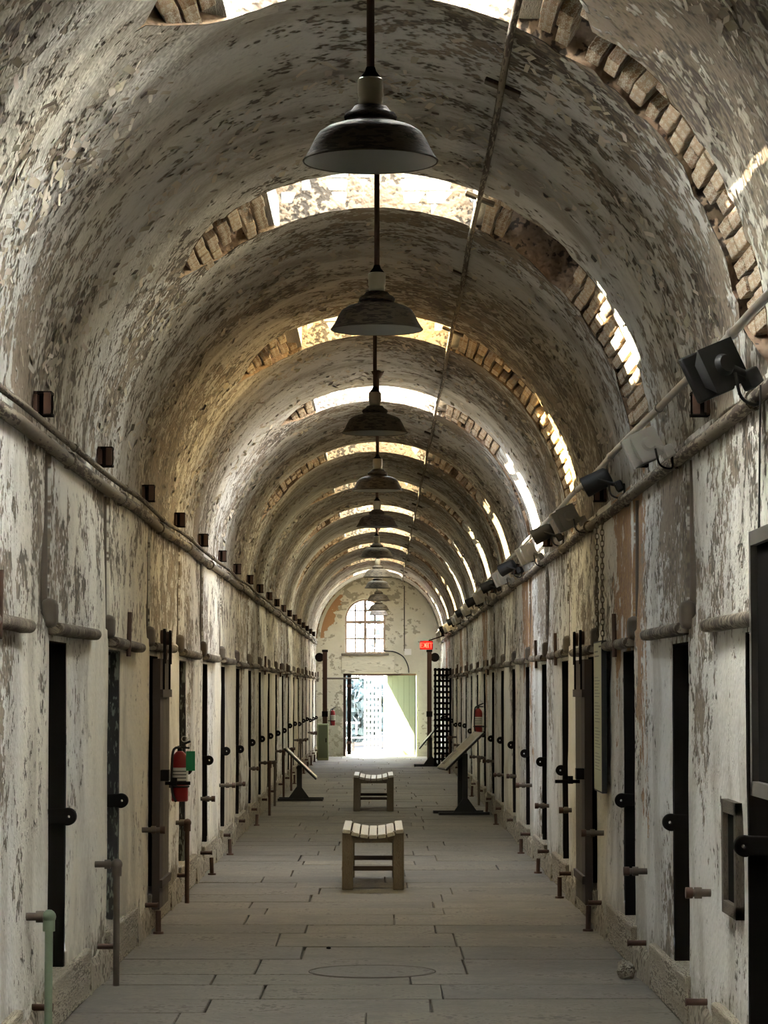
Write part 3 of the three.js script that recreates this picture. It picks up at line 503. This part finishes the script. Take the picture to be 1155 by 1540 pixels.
// ───────────── fire extinguishers ─────────────
function extinguisher(label, x, y, D, tagged, out = -1) {
  const g = thing('fire_extinguisher', label, 'extinguisher', [x, y, -D]);
  part('cylinder', lathe([[0, 0], [0.05, 0.0], [0.056, 0.008], [0.056, 0.27], [0.05, 0.30], [0.03, 0.325], [0.018, 0.335], [0.0, 0.335]], 28), M.red, g);
  part('label_sheet', new THREE.CylinderGeometry(0.0572, 0.0572, 0.11, 28, 1, true).translate(0, 0.17, 0), M.label, g);
  part('label_print', merge([0, 1, 2, 3].map((i) => new THREE.CylinderGeometry(0.0577, 0.0577, 0.006, 20, 1, true, -0.9, 1.8).translate(0, 0.135 + i * 0.022, 0))), M.black, g);
  part('valve', merge([new THREE.CylinderGeometry(0.016, 0.018, 0.04, 12).translate(0, 0.35, 0), rod([0, 0.37, 0], [0.07, 0.40, 0.02], 0.008), rod([0, 0.36, 0], [0.065, 0.355, 0.02], 0.007)]), M.black, g);
  part('hose', tube([[0, 0.36, 0.01], [-0.035, 0.35, 0.04], [-0.05, 0.22, 0.06], [-0.045, 0.06, 0.06], [-0.02, 0.0, 0.07]], 0.009, 24), M.black, g);
  part('pin_ring', new THREE.TorusGeometry(0.018, 0.003, 6, 18).translate(0.03, 0.415, 0.02), M.steel, g);
  part('wall_strap', merge([new THREE.TorusGeometry(0.058, 0.008, 6, 24).rotateX(Math.PI / 2).translate(0, 0.10, 0), box(0.06, 0.02, 0.03, out * 0.075, 0.10, 0)]), M.black, g);
  if (tagged) part('inspection_tag', box(0.06, 0.13, 0.003, 0.075, 0.27, 0.06), M.green, g);
  return g;
}
extinguisher('red fire extinguisher with green inspection tag by the left boarded door', XL + 0.13, 0.78, 19.15, true);
extinguisher('small red fire extinguisher on the left post near the far doorway', -1.03, 0.75, 62.8, false);
extinguisher('red fire extinguisher on the right wall behind the tilted panel', XR - 0.12, 0.95, 37.2, false, 1);

// ───────────── sliding boarded doors with hangers ─────────────
for (const [side, X, out, D, w] of [['left', XL, -1, 18.14, 0.78], ['right', XR, 1, 18.5, 0.86]]) {
  const g = thing('sliding_door', `dark boarded sliding door hung across a ${side} wall doorway`, 'door', [X, 0.0, -D]);
  for (let i = 0; i < 3; i++) part('board', rbox(0.05, 1.58, w / 3 - 0.004, -out * 0.05, 0.93, -(i + 0.5) * w / 3, 0.004), i ? M.wood : M.woodDark, g);
  part('batten', merge([box(0.02, 0.05, w, -out * 0.082, 1.5, -w / 2), box(0.02, 0.05, w, -out * 0.082, 0.3, -w / 2)]), M.woodDark, g);
  for (const q of [0.14, w - 0.14]) { const h = part('hanger', merge([box(0.012, 0.22, 0.012, -out * 0.09, 1.80, -q + 0.05), box(0.012, 0.22, 0.012, -out * 0.09, 1.80, -q - 0.05), box(0.012, 0.012, 0.11, -out * 0.09, 1.905, -q), box(0.012, 0.2, 0.03, -out * 0.086, 1.62, -q)]), M.iron, g); part('wheel', new THREE.CylinderGeometry(0.045, 0.045, 0.02, 18).rotateZ(Math.PI / 2).translate(-out * 0.075, 1.86, -q), M.rust, h); }
  part('latch', merge([box(0.05, 0.07, 0.12, -out * 0.10, 0.98, -0.1), rod([-out * 0.1, 0.93, -0.1], [-out * 0.26, 0.93, -0.1], 0.012), box(0.03, 0.05, 0.05, -out * 0.16, 0.94, -0.1)]), M.iron, g);
}

// ───────────── heating pipes at the foot of the walls ─────────────
{
  let nl = 0, nr = 0;
  for (let k = -1; k < 19; k++) for (const [side, X, out, D] of [['left', XL, -1, 12.0 + 2.86 * k], ['right', XR, 1, 12.2 + 2.86 * k]]) {
    if (D < 9 || D > END - 2) continue; const n = side === 'left' ? nl++ : nr++;
    const riser = side === 'left' ? [0, 1, 3, 8, 9, 10, 11, 13].includes(k) : [9, 11, 14].includes(k), px = -out * (0.085 + (k % 3) * 0.02), y = 0.62 + 0.05 * Math.sin(k * 4.1 + out);
    const m = k === 0 && side === 'left' ? M.greenPipe : k % 4 === 1 ? M.pipe : M.rust;
    const v = thing('pipe_stub', `short rusted pipe end and valve from the ${side} wall, ${ordinal(n)} from the front`, 'pipe', [X, y, -D], 'pipe ends along the walls');
    part('pipe', rod([out * 0.02, 0, 0], [px, 0, 0], 0.017, 10), M.pipe, v);
    part('union_nut', new THREE.CylinderGeometry(0.027, 0.027, 0.03, 6).rotateZ(Math.PI / 2).translate(px * 0.55, 0, 0), M.pipe, v);
    if (riser) { part('elbow', merge([new THREE.SphereGeometry(0.03, 12, 8).translate(px, 0, 0), new THREE.CylinderGeometry(0.026, 0.026, 0.05, 10).translate(px, -0.035, 0)]), m, v); part('riser', rod([px, -0.02, 0], [px, -y, 0], 0.017, 10), m, v); }
    else part('end_cap', merge([new THREE.CylinderGeometry(0.024, 0.024, 0.03, 8).rotateZ(Math.PI / 2).translate(px, 0, 0)]), M.rust, v);
    if (!riser && k > 1 && k % 7 !== 6) {
      const f = thing('floor_pipe', `cut off upright pipe stump on the floor by the ${side} wall, ${ordinal(n)} bay`, 'pipe', [X - out * 0.08, 0, -D - 0.28], 'pipe stumps on the floor');
      part('pipe', rod([0, 0, 0], [rr(-0.008, 0.008), rr(0.12, 0.17), 0], 0.017, 10), M.rust, f); part('flange', new THREE.CylinderGeometry(0.032, 0.034, 0.014, 12).translate(0, 0.007, 0), M.rust, f);
    }
    const low = thing('low_pipe', `low horizontal pipe end near the floor, ${side} wall, ${ordinal(n)} from the front`, 'pipe', [X, 0.19, -D - 0.12], 'low pipe ends at the plinth');
    part('pipe', rod([out * 0.02, 0, 0], [-out * 0.09, 0, 0], 0.015, 8), M.rust, low); part('end_ring', new THREE.TorusGeometry(0.015, 0.004, 6, 12).rotateY(Math.PI / 2).translate(-out * 0.088, 0, 0), M.rust, low);
  }
}

// ───────────── floodlights and spotlights along the right rail ─────────────
function floodlight(label, x, y, D, yaw, m, s = 1) {
  const g = thing('floodlight', label, 'floodlight', [x, y, -D]); g.rotation.set(-0.25, yaw, 0.5); g.scale.setScalar(s);
  const hood = new THREE.CylinderGeometry(0.055, 0.115, 0.10, 4, 1).rotateY(Math.PI / 4).rotateX(Math.PI / 2);            // square bell, wide face away from the viewer
  part('housing', hood.rotateY(Math.PI), m, g); part('front_rim', rbox(0.17, 0.17, 0.025, 0, 0, -0.055, 0.008), m, g);
  part('rear_boss', new THREE.CylinderGeometry(0.03, 0.045, 0.03, 24).rotateX(Math.PI / 2).translate(0, 0, 0.055), m, g);
  part('bracket', merge([rod([0, 0, 0.05], [0.07, -0.06, 0.05], 0.014), rbox(0.06, 0.07, 0.06, 0.09, -0.08, 0.04, 0.01)]), m === M.black ? M.black : M.greyPlastic, g);
  part('cable', tube([[0.02, -0.04, 0.06], [0.0, -0.13, 0.06], [0.06, -0.17, 0.05], [0.11, -0.10, 0.04]], 0.006, 20), M.cable, g);
  return g;
}
function spotlight(label, x, y, D, yaw) {
  const g = thing('spotlight', label, 'spotlight', [x, y, -D]); g.rotation.set(0, yaw, 0.45);
  part('housing', lathe([[0, -0.09], [0.04, -0.09], [0.055, -0.07], [0.06, 0.07], [0.056, 0.075], [0.05, 0.06], [0, 0.05]], 24).rotateZ(Math.PI / 2), M.black, g);
  part('yoke', merge([rod([0.02, 0, 0.06], [0.09, -0.06, 0.06], 0.008), rod([0.02, 0, -0.06], [0.09, -0.06, -0.06], 0.008), rod([0.09, -0.06, -0.06], [0.09, -0.06, 0.06], 0.008)]), M.black, g);
  part('clamp', rbox(0.05, 0.06, 0.08, 0.11, -0.08, 0, 0.01), M.black, g);
  part('cable', tube([[0.08, 0, 0.02], [0.05, -0.11, 0.04], [0.1, -0.15, 0.03], [0.14, -0.08, 0]], 0.006, 18), M.cable, g);
  return g;
}
floodlight('large black floodlight at the right edge above the near doorway', XR - 0.18, 2.68, 10.3, 0.5, M.black, 1.05);
floodlight('grey bell shaped floodlight on the right rail, nearest grey one', XR - 0.20, 2.62, 12.9, 0.35, M.greyPlastic, 0.85);
[16.2, 21.6, 27.6, 32.6, 38.2, 43.5, 49, 55].forEach((D, i) => spotlight(`black can spotlight clamped to the right rail, ${ordinal(i)} from the front`, XR - 0.17, 2.70, D, rr(-0.4, 0.3)));
[18.9, 23.9, 29.0, 35.0, 40.5, 46, 52].forEach((D, i) => floodlight(`small white floodlight on the right rail, ${ordinal(i)} from the front`, XR - 0.16, 2.66, D, rr(0.2, 0.7), i ? M.whitePlastic : M.greyPlastic, 0.85));

// ───────────── hanging boards on the right ─────────────
{
  const g = thing('hanging_board', 'pale green narrow text board hanging on two chains from the right rail', 'sign', [XR - 0.045, 0.9, -17.25]);
  const cw = 256, ch = 512, cv = document.createElement('canvas'); cv.width = cw; cv.height = ch; const c = cv.getContext('2d'); c.fillStyle = '#b3b795'; c.fillRect(0, 0, cw, ch); c.fillStyle = '#4e5440'; for (const [y, w] of [[28, 110], [44, 150]]) c.fillRect(30, y, w, 5); for (let i = 0; i < 30; i++) { const y = 120 + i * 11; if (i % 8 === 7) continue; c.fillRect(30, y, 120 + ((i * 53) % 70), 2); }
  const t = new THREE.CanvasTexture(cv); t.colorSpace = THREE.SRGBColorSpace;
  part('panel', box(0.03, 0.92, 0.62, 0, 0.46, -0.31), M.black, g);
  part('printed_face', new THREE.PlaneGeometry(0.60, 0.90).rotateY(-Math.PI / 2).translate(-0.0165, 0.46, -0.31), new THREE.MeshStandardMaterial({ map: t, roughness: 0.5 }), g);
  for (const q of [0.10, 0.52]) { const links = []; for (let y = 0.93; y < 1.66; y += 0.034) links.push(new THREE.TorusGeometry(0.015, 0.004, 5, 10).scale(0.7, 1.35, 1).rotateY(links.length % 2 ? 0 : Math.PI / 2).translate(0, y, -q)); part('chain', merge(links), M.chain, g); }
  const f = thing('hanging_board', 'tall black framed panel hanging at the right edge of the picture', 'sign', [XR - 0.07, 1.15, -9.35]);
  part('backing', box(0.012, 0.88, 0.72, 0.012, 0.46, -0.38), M.dark, f);
  part('frame', merge([box(0.035, 0.05, 0.80, 0, 0.025, -0.38), box(0.035, 0.05, 0.80, 0, 0.905, -0.38), box(0.035, 0.93, 0.045, 0, 0.465, -0.76), box(0.035, 0.93, 0.045, 0, 0.465, 0.0)]), mat([0.10, 0.095, 0.085], 0.5), f);
  for (const q of [0.12, 0.64]) part('hanging_wire', rod([0, 0.92, -q], [0.01, 1.44, -q], 0.004, 6), M.cable, f);
  const n = thing('wall_hatch', 'small wooden framed hatch low on the right wall by the near doorway', 'hatch', [XR, 0.64, -11.08]);
  part('hatch_frame', merge([box(0.05, 0.44, 0.06, 0.0, 0.22, -0.03), box(0.05, 0.44, 0.06, 0.0, 0.22, -0.43), box(0.05, 0.05, 0.46, 0, 0.42, -0.23), box(0.05, 0.05, 0.46, 0, 0.02, -0.23)]), M.wood, n); part('hatch_panel', box(0.02, 0.4, 0.42, 0.005, 0.22, -0.23), M.dark, n);
}
// ───────────── tilted reading panels ─────────────
function readingPanel(label, x, D, out, yLow, yHigh, len, run, face) {
  const g = thing('reading_panel', label, 'sign', [x, 0, -D]), h = (yLow + yHigh) / 2, ang = Math.atan2(yHigh - yLow, run), L = Math.hypot(run, yHigh - yLow);
  const b = part('board', rbox(L, 0.03, len, 0, 0, 0, 0.006), M.black, g); b.position.set(out * 0.0, h, 0); b.rotation.z = out * ang;
  const fc = part('printed_face', box(L - 0.03, 0.004, len - 0.03, 0, 0.016, 0), face, b);
  for (const q of [-1, 1]) part('board_rim', box(L, 0.012, 0.014, 0, 0.017, q * (len / 2 - 0.007)), M.steel, b);
  part('post', merge([box(0.06, h - 0.03, 0.05, out * 0.02, (h - 0.03) / 2, 0.2), box(0.06, h - 0.03, 0.05, out * 0.02, (h - 0.03) / 2, -0.2)]), M.black, g);
  part('gusset', new THREE.ExtrudeGeometry(new THREE.Shape([[-0.16, 0.02], [0.16, 0.02], [0.03, 0.2], [-0.03, 0.2]].map((p) => new THREE.Vector2(...p))), { depth: 0.02, bevelEnabled: false }).translate(out * 0.02, 0, 0.22), M.black, g);
  part('foot', merge([box(0.62, 0.035, 0.08, 0, 0.018, 0.25), box(0.62, 0.035, 0.08, 0, 0.018, -0.25)]), M.black, g);
  return g;
}
{
  const cv = document.createElement('canvas'); cv.width = 512; cv.height = 512; const c = cv.getContext('2d'); c.fillStyle = '#a39f90'; c.fillRect(0, 0, 512, 512); c.fillStyle = '#6d6a5e'; c.fillRect(40, 40, 200, 170); c.fillStyle = '#4b493f'; for (let i = 0; i < 16; i++) c.fillRect(270, 50 + i * 22, 170 + (i * 37) % 40, 6); for (let i = 0; i < 8; i++) c.fillRect(40, 240 + i * 22, 150 + (i * 31) % 50, 6);
  const t = new THREE.CanvasTexture(cv); t.colorSpace = THREE.SRGBColorSpace; const face = new THREE.MeshStandardMaterial({ map: t, roughness: 0.22 });
  readingPanel('large tilted reading panel on a black stand by the right wall', 1.0, 35.3, 1, 0.55, 1.0, 0.72, 0.47, face).rotation.y = 0.12;
  readingPanel('low tilted reading panel on a thin stand by the left wall', -1.09, 39.7, -1, 0.30, 0.72, 0.6, 0.44, face);
  readingPanel('small pale tilted panel near the far right lattice gate', 1.0, 57.5, 1, 0.35, 0.85, 0.5, 0.42, face);
}
// ───────────── far end fittings ─────────────
{
  const e = thing('exit_sign', 'small red lit exit sign above the far right post', 'sign', [0.98, 2.36, -60]);
  part('sign_box', rbox(0.27, 0.18, 0.05, 0, 0.1, 0, 0.008), M.red, e);
  const font = await new FontLoader().loadAsync('fonts/droid/droid_sans_bold.typeface.json');
  const tg = new TextGeometry('EXIT', { font, size: 0.11, depth: 0.006, curveSegments: 3 }); tg.computeBoundingBox(); const bb = tg.boundingBox; tg.translate(-(bb.max.x + bb.min.x) / 2, 0.045, 0.026); tg.scale(0.84, 1, 1);
  part('lettering', tg, new THREE.MeshStandardMaterial({ color: 0xff8a7a, emissive: 0xff4433, emissiveIntensity: 0.3, roughness: 0.4 }), e);
  part('wall_arm', rod([0.05, 0.2, 0], [0.36, 0.30, 0], 0.012), M.iron, e);
  const el = new THREE.PointLight(0xff4433, 0.05, 3); el.position.set(0.98, 2.46, -59.9); el.castShadow = true; scene.add(el);
  for (const [side, x, label] of [['l', -1.2, 'thick dark iron post standing left of the far doorway'], ['r', 1.09, 'thick dark iron post standing right of the far doorway']]) {
    const p = thing('iron_post', label, 'post', [x, 0, -62.8]);
    part('column', box(0.10, 2.36, 0.10, 0, 1.18, 0), M.rust, p); part('cap', box(0.13, 0.05, 0.13, 0, 2.38, 0), M.iron, p);
    part('gear_wheel', new THREE.CylinderGeometry(0.10, 0.10, 0.05, 16).rotateX(Math.PI / 2).translate(side === 'l' ? -0.12 : 0.12, 2.24, 0), M.iron, p); part('lock_box', box(0.13, 0.12, 0.13, 0, 1.0, 0), M.iron, p);
    if (side === 'l') part('cross_arm', rod([-0.05, 1.78, 0.03], [0.75, 1.78, -0.4], 0.02), M.pipe, p);
  }
  const c = thing('equipment_cabinet', 'grey green metal cabinet at the foot of the left far post', 'cabinet', [-1.22, 0, -61.6]);
  part('body', rbox(0.24, 0.78, 0.3, 0, 0.41, 0, 0.01), M.doorGreen, c); part('door_panel', box(0.19, 0.7, 0.012, 0, 0.42, 0.152), M.greenPipe, c); part('handle', box(0.02, 0.09, 0.02, 0.07, 0.45, 0.165), M.iron, c);
  const g = thing('lattice_gate', 'black strap iron lattice gate folded against the right wall near the end', 'gate', [XR - 0.02, 0.05, -55.5]); g.rotation.y = 0;
  for (let i = 0; i < 5; i++) part('upright_strap', box(0.045, 1.9, 0.014, -i * 0.075, 0.95, 0), M.iron, g);
  for (let i = 0; i < 18; i++) part('cross_strap', box(0.36, 0.045, 0.012, -0.15, 0.03 + i * 0.108, -0.013), M.iron, g);
  const w = thing('wall_cable', 'black cable looping across the far end wall above the doorway', 'cable', [0, 0, -END + 0.03]);
  part('cable_run', tube([[-0.2, 2.55, 0], [-0.05, 2.50, 0.02], [0.1, 2.43, 0.02], [0.35, 2.40, 0.02], [0.55, 2.28, 0.02], [0.66, 2.05, 0.02], [0.67, 1.92, 0.02]], 0.013, 40), M.cable, w);
  const v = thing('wall_conduit', 'straight vertical conduit on the far end wall right of the window', 'pipe', [0.57, 2.42, -END + 0.02]);
  part('pipe', rod([0, 0, 0], [0, 1.65, 0], 0.012), M.pipe, v); part('junction_box', box(0.16, 0.14, 0.06, 0.08, -0.02, 0.02), M.label, v);
}
// round cover set in the floor
{ const f = thing('floor_cover', 'faint round cover set flush in the floor before the nearer bench', 'cover', [-0.04, 0.0, -15.6]); part('disc', lathe([[0, 0.003], [0.325, 0.003], [0.332, 0.001], [0.332, -0.01]], 56), M.slab[1], f); part('rim', lathe([[0.338, -0.01], [0.338, 0.003], [0.345, 0.004], [0.35, -0.01]], 56), M.mortar, f); }

// debris
{
  const chip = new THREE.DodecahedronGeometry(0.03, 0); 
  [[1.30, 15.2, 1.7, 'broken stone lump on the floor by the right plinth'], [1.33, 15.75, 1.0, 'smaller stone chip beside the broken lump on the right'], [-0.30, 16.95, 0.5, 'small dark chip lying mid floor']].forEach(([x, D, k, label], i) => {
    const st = thing('stone_fragment', label, 'stone', [x, 0, -D]); const m = part('fragment', chip.clone().scale(k, k * (i === 2 ? 0.5 : 1.1), k), i === 2 ? M.iron : M.plinth, st); m.position.y = 0.022 * k * (i === 2 ? 0.6 : 1.1); m.rotation.y = i + 0.4;
  });
}
// curled paint flakes hanging from the vault
{
  const g = new THREE.PlaneGeometry(0.07, 0.05, 5, 2), p = g.attributes.position;
  for (let i = 0; i < p.count; i++) { const x = p.getX(i) + 0.035, a = x * 16; p.setXYZ(i, x, p.getY(i) * (1 - 4 * x * (0.5 + (i % 3) * 0.2)), 0.022 * (1 - Math.cos(a)) * 0.9); }
  g.computeVertexNormals();
  const N = 6500, im = new THREE.InstancedMesh(g, new THREE.MeshStandardMaterial({ color: new THREE.Color().setRGB(0.5, 0.46, 0.39), roughness: 0.9, side: THREE.DoubleSide }), N), m = new THREE.Matrix4(), c = new THREE.Color(), nrm = new THREE.Vector3(), tan = new THREE.Vector3(), bi = new THREE.Vector3();
  let n = 0;
  for (let tries = 0; n < N && tries < 90000; tries++) {
    const D = 8 + 34 * Math.pow(rnd(), 1.5), t = rr(0.12, 3.0);
    if (lump(D * 1.3 + 2, t * 2.7) + 0.5 * lump(D * 3.7, t * 7) < rr(-0.2, 0.9)) continue;
    const sl = slots.find((q) => D > q.n - 0.25 && D < q.f + 0.25); if (sl && t < sl.l * R + 0.05) continue;
    const o = 0.014 * lump(D, t * 1.5) + 0.005 * lump(D * 4.3 + 1, t * 6.1) - 0.003;
    nrm.set(-Math.cos(t), -Math.sin(t), 0).normalize(); const a = rr(0, 6.283), tt = new THREE.Vector3(-Math.sin(t), Math.cos(t), 0), zz = new THREE.Vector3(0, 0, 1);
    tan.copy(tt).multiplyScalar(Math.cos(a)).addScaledVector(zz, Math.sin(a)).addScaledVector(nrm, rr(0.05, 0.35)).normalize(); bi.crossVectors(nrm, tan).normalize(); const up = new THREE.Vector3().crossVectors(tan, bi);
    const s = rr(0.25, 0.8); m.makeBasis(tan.clone().multiplyScalar(s), bi.clone().multiplyScalar(s * rr(0.6, 1.3)), up.multiplyScalar(s)).setPosition(vx(t, o), vy(t, o), -D);
    im.setMatrixAt(n, m); const k = rr(0.75, 1.15); im.setColorAt(n, c.setRGB(k, k * rr(0.94, 1), k * rr(0.85, 1))); n++;
  }
  im.count = n; im.name = 'peeling_paint'; shadows(im); tag(im, 'curled flakes of old paint hanging from the vault', 'paint flakes', null, 'stuff'); scene.add(im);
}
renderer.render(scene, camera);
